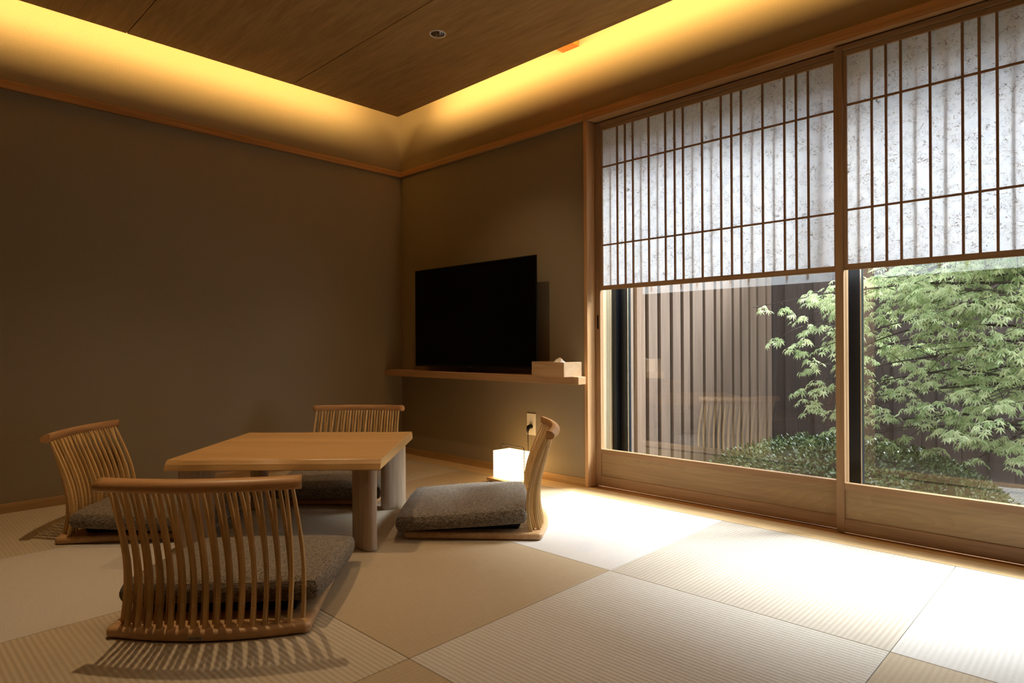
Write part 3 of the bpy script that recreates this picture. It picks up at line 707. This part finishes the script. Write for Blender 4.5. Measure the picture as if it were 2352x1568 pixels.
box('base_board', (-0.129, 0.129, -0.090, 0.090, 0.010, 0.026), M_BOXW, lan, bevel=0.001)
box('foot', (-0.112, 0.112, -0.076, 0.076, 0.0005, 0.010), M_PLAST, lan)
m = MB(); zz = 0.030; a = 0.0965
rings = []
for k in range(10):
    z0_, z1_ = 0.028 + 0.0158 * k, 0.028 + 0.0158 * (k + 1)
    for (z, e) in ((z0_, -0.0012), (z0_ + 0.0015, 0.0), (z1_ - 0.0015, 0.0)):
        aa = a + e; bb = 0.064 + e; rings.append([(-aa, -bb, z), (aa, -bb, z), (aa, bb, z), (-aa, bb, z)])
m.loft(rings)
sh = m.build('paper_shade', lanternmat(), lan)
m = MB(); hy = 0.0; xs = 0.1005
pp = [(-xs, hy, 0.026), (-xs, hy, 0.200), (-xs + 0.006, hy, 0.212), (-xs + 0.014, hy, 0.2165), (xs - 0.014, hy, 0.2165), (xs - 0.006, hy, 0.212), (xs, hy, 0.200), (xs, hy, 0.026)]
m.tube(pp, 0.0024, 8); m.build('handle', M_METAL, lan, smooth=True)
so = empty('wall_socket', (1.316, 0.0, 0.320)); tag(so, 'cream wall socket plate low on the wall above the paper lantern', 'socket')
m = MB(); m.box(-0.0365, 0.0365, -0.006, -0.0003, -0.066, 0.066); m.build('cover_plate', M_PLATE, so, bevel=0.002)
m = MB()
for dz in (0.018, -0.018):
    for dx in (-0.006, 0.006):
        if dz > 0: continue
        m = MB(); m.box(dx - 0.001, dx + 0.001, -0.0064, -0.005, dz - 0.004, dz + 0.004); m.build('slot', M_PLAST, so)
co = empty('power_cord', (1.318, -0.006, 0.302)); tag(co, 'black plug and cord running from the wall socket down to the lantern', 'cord')
m = MB(); m.tube([(0, -0.0005, 0.004), (0, -0.012, 0.006), (0, -0.026, 0.003), (0, -0.032, -0.012), (0, -0.032, -0.030)], [0.013, 0.013, 0.013, 0.009, 0.005], 10); m.build('plug', M_PLAST, co, smooth=True)
m = MB(); m.tube([(0, -0.032, -0.028), (0.002, -0.034, -0.08), (0.006, -0.033, -0.16), (0.002, -0.031, -0.24), (-0.010, -0.029, -0.285), (-0.06, -0.027, -0.296), (-0.13, -0.025, -0.292), (-0.16, -0.045, -0.282), (-0.158, -0.085, -0.296), (-0.135, -0.135, -0.297), (-0.102, -0.160, -0.285)], 0.0024, 8); m.build('cable', M_PLAST, co, smooth=True)

# ------------------------------------------------------------------ downlights
def downlight(x, y, lab):
    t = empty('downlight', (x, y, 2.4096)); tag(t, lab, 'light', 'recessed downlights in the ceiling')
    m = MB(); n = 40
    def ring(r, z): return [(r * math.cos(2 * PI * k / n), r * math.sin(2 * PI * k / n), z) for k in range(n)]
    m.loft([ring(0.0435, 0.0), ring(0.0430, -0.0022), ring(0.036, -0.0026), ring(0.034, -0.0005), ring(0.034, 0.0)], cap=False)
    m.build('trim_ring', plain('ring_metal', (0.78, 0.70, 0.58), 0.4, metal=0.1), t, smooth=True)
    m = MB(); m.loft([ring(0.0338, -0.0012), ring(0.0325, 0.008), ring(0.030, 0.020), ring(0.026, 0.034), ring(0.019, 0.048)], cap=False)
    m.add(ring(0.019, 0.048), [tuple(range(n))])
    m.build('reflector', plain('chrome', (0.8, 0.78, 0.75), 0.12, metal=1.0), t, smooth=True)
    return t
for k, (x, y) in enumerate(DOWN):
    downlight(x, y, 'small round recessed downlight with chrome reflector in the wooden ceiling' if k == 0 else ['', 'recessed downlight above the front floor chair, outside the photograph', 'recessed downlight in front of the sliding doors, outside the photograph', 'recessed downlight above the camera, outside the photograph'][k])

# ------------------------------------------------------------------ garden outside
GZ = -0.30
struct(box('garden_ground', (-1.0, 9.0, 0.36, 6.0, GZ - 0.2, GZ), M_GRAVEL))
m = MB(); m.box(-1.0, 1.70, 0.12, 0.36, -0.5, 3.0); m.box(4.45, 9.0, 0.12, 0.36, -0.5, 3.0); m.box(1.70, 4.45, 0.12, 0.36, 2.12, 3.0); m.box(1.70, 4.45, 0.331, 0.36, -0.5, -0.03)
struct(m.build('wall_outside', plain('outer_plaster', (0.50, 0.45, 0.36), 0.9)))
struct(box('eaves', (-1.0, 9.0, 0.36, 0.55, 2.42, 2.52), M_FENCE))
fr = random.Random(3)
FH = 2.25
sf = empty('side_fence', (1.5, 2.0, GZ)); tag(sf, 'light brown board fence with dark open joints, running away from the window on the left', 'fence')
gaps = [0.56, 0.70, 0.86, 1.01, 1.171, 1.344, 1.502, 1.645, 1.851, 2.04, 2.158, 2.368, 2.525, 2.699, 2.87, 3.072, 3.215]
m = MB()
for a, b_ in zip(gaps[:-1], gaps[1:]):
    m.box(-0.022, 0.0, a + 0.023 - 2.0, b_ - 0.023 - 2.0, 0.0, FH - GZ)
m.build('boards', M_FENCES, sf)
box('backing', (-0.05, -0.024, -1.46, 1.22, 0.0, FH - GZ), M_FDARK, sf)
bf = empty('back_fence', (3.0, 3.22, GZ)); tag(bf, 'dark brown fence of overlapping upright boards closing the garden behind the maple', 'fence')
seams = [1.30, 1.42, 1.52, 1.615, 1.714, 1.873, 2.03, 2.19, 2.36, 2.51, 2.704, 2.822, 2.976, 3.163]
while seams[-1] < 8: seams.append(seams[-1] + fr.uniform(0.13, 0.21))
m = MB()
for k, (a, b_) in enumerate(zip(seams[:-1], seams[1:])):
    o_ = 0.0 if k % 2 else 0.020
    m.box(a - 3.0 - (0.0 if k % 2 else 0.01), b_ - 3.0 + (0.0 if k % 2 else 0.01), o_ + 0.0005 * (k % 3), o_ + 0.018, 0.0, FH - GZ)
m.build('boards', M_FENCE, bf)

def leaf(m, p, nrm, up, size, r):
    """seven-lobed maple leaf; nrm faces the sky, up is the tip direction, lobes droop"""
    z = nrm.normalized(); y = (up - z * up.dot(z)).normalized(); x = y.cross(z)
    vs = [tuple(p)]; lob = [(-128, 0.42), (-82, 0.70), (-40, 0.92), (0, 1.0), (40, 0.92), (82, 0.70), (128, 0.42)]
    for i, (an, l) in enumerate(lob):
        a = math.radians(an + r.uniform(-5, 5)); l *= size
        dr = -0.30 * l * (1 + r.uniform(-.4, .6))
        q = p + x * (math.sin(a) * l) + y * (math.cos(a) * l) + z * dr
        for s_ in (-1, 1):
            a2 = a + s_ * 0.20; qq = p + x * (math.sin(a2) * l * 0.52) + y * (math.cos(a2) * l * 0.52) + z * (dr * 0.25)
            if s_ < 0: vs.append(tuple(qq)); vs.append(tuple(q))
            else: vs.append(tuple(qq))
        if i < 6:
            a3 = math.radians((an + lob[i + 1][0]) / 2); vs.append(tuple(p + x * (math.sin(a3) * size * 0.22) + y * (math.cos(a3) * size * 0.22)))
    n = len(vs); m.add(vs, [(0, k, k + 1) for k in range(1, n - 1)])
def maple():
    r = random.Random(11)
    t = empty('maple_tree', (4.15, 1.75, GZ)); tag(t, 'green japanese maple with drooping star-shaped leaves outside the right window', 'tree')
    O = Vector((4.15, 1.75, GZ))
    br = MB(); lv = MB()
    trunk = [Vector((0, 0, 0)), Vector((0.03, 0.02, 0.5)), Vector((-0.02, 0.0, 1.0)), Vector((-0.10, -0.02, 1.6)), Vector((-0.05, 0.0, 2.3))]
    br.tube(trunk, [0.05, 0.042, 0.036, 0.028, 0.012], 8)
    tips = []
    # main boughs reach left (towards -x) and forward
    specs = []
    for k in range(95):
        specs.append((r.uniform(0.5, 2.25), r.uniform(-1, 1), r.uniform(0.35, 1.0)))
    boughs = []
    for h, side, le in specs:
        a = trunk[0].lerp(trunk[-1], min(1, h / 2.3))
        ang = PI + side * 1.25
        reach = 0.55 + 0.75 * le
        zr = 0.10 + r.uniform(-0.28, 0.22)
        b_ = a + Vector((math.cos(ang) * reach, math.sin(ang) * reach * 0.62 - 0.10, zr))
        boughs.append((a, b_))
    # a few long explicit shoots that reach to the left in front of the dark fence
    for (x, y, z) in [(-2.12, -0.20, 1.36), (-1.80, -0.15, 1.22), (-1.72, -0.10, 0.96), (-1.62, -0.22, 0.70), (-1.62, -0.05, 1.50), (-1.75, 0.05, 1.42), (-1.55, -0.20, 0.52), (-1.72, 0.0, 1.33), (-1.66, -0.1, 1.18), (-1.74, -0.15, 1.06), (-1.68, -0.1, 0.86), (-1.72, -0.2, 0.74), (-1.62, 0.0, 0.62), (-1.74, 0.1, 1.45), (-1.75, 0.1, 1.2), (-1.68, -0.05, 1.40), (-1.70, 0.1, 0.96), (-1.66, 0.0, 0.50)]:
        boughs.append((Vector((-0.1, 0, z + r.uniform(-0.1, 0.35))), Vector((x, y, z))))
    for a, b_ in boughs:
        mid = (a + b_) / 2 + Vector((r.uniform(-.08, .08), r.uniform(-.08, .08), 0.10 + r.uniform(0, .12)))
        pts = [a, a.lerp(mid, .5) + Vector((0, 0, .03)), mid, mid.lerp(b_, .5) + Vector((0, 0, .02)), b_]
        br.tube(pts, [0.011, 0.009, 0.007, 0.004, 0.002], 6)
        L_ = (b_ - a).length
        for q in range(int(4 + L_ * 6)):
            u = r.uniform(0.42, 1.0) if q else 1.0
            p0 = mid.lerp(b_, (u - .5) * 2) if u > .5 else a.lerp(mid, u * 2)
            d = Vector((r.uniform(-1, 0.5), r.uniform(-1, 1), r.uniform(-0.6, 0.35))).normalized()
            p1 = p0 + d * r.uniform(0.05, 0.20); br.tube([p0, (p0 + p1) / 2 + Vector((0, 0, .012)), p1], [0.0028, 0.002, 0.0012], 5)
            tips.append((p1, d))
    for p, d in tips:
        hd = Vector((d.x, d.y, 0)); hd = hd.normalized() if hd.length > .1 else Vector((-1, 0, 0))
        ncl = r.randint(7, 12)
        for q in range(ncl):
            an = (q / ncl - 0.5) * 3.6 + r.uniform(-.3, .3)
            dd = Vector((hd.x * math.cos(an) - hd.y * math.sin(an), hd.x * math.sin(an) + hd.y * math.cos(an), 0))
            rad = r.uniform(0.01, 0.085)
            pos = p + dd * rad + Vector((0, 0, 0.02 - rad * 0.65 + r.uniform(-.012, .012)))
            nn = (Vector((0, 0, 1)) + dd * r.uniform(0.4, 1.4)).normalized()
            leaf(lv, pos, nn, dd + Vector((0, 0, -0.5)), r.uniform(0.030, 0.050), r)
    br.build('branches', M_BARK, t, smooth=True)
    f = lv.build('foliage', M_MAPLE, t); f['kind'] = 'stuff'
maple()
def shrub():
    r = random.Random(5)
    t = empty('azalea_shrub', (2.55, 1.75, GZ)); tag(t, 'low spreading dark green azalea mound at the foot of the back fence', 'shrub')
    core = MB(); A, B_, H = 0.95, 0.66, 0.45
    n = 20; rings = []
    for j in range(8):
        e = j / 7 * PI / 2; rings.append([(A * .9 * math.cos(e) * math.cos(2 * PI * k / n), B_ * .9 * math.cos(e) * math.sin(2 * PI * k / n), H * .86 * math.sin(e) + 0.002) for k in range(n)])
    core.loft(rings); core.build('inner_twigs', M_SOIL, t, smooth=True)
    lv = MB()
    for q in range(24000):
        a = r.uniform(0, 2 * PI); e = math.asin(r.uniform(0, 1)); k = r.uniform(0.88, 1.04) + 0.05 * math.sin(a * 7) * math.cos(e * 5)
        nrm = Vector((math.cos(e) * math.cos(a) / A, math.cos(e) * math.sin(a) / B_, math.sin(e) / H)).normalized()
        p = Vector((A * k * math.cos(e) * math.cos(a), B_ * k * math.cos(e) * math.sin(a), max(0.01, H * k * math.sin(e))))
        d = (nrm * 0.6 + Vector((r.uniform(-1.3, 1.3), r.uniform(-1.3, 1.3), r.uniform(-.6, 1)))).normalized(); s_ = nrm.cross(d)
        if s_.length < .05: continue
        s_.normalize(); l = r.uniform(0.018, 0.034); ww = l * 0.24
        lv.add([p, p + d * l * .5 + s_ * ww, p + d * l, p + d * l * .5 - s_ * ww], [(0, 1, 2, 3)])
    f = lv.build('foliage', M_SHRUB, t); f['kind'] = 'stuff'
shrub()
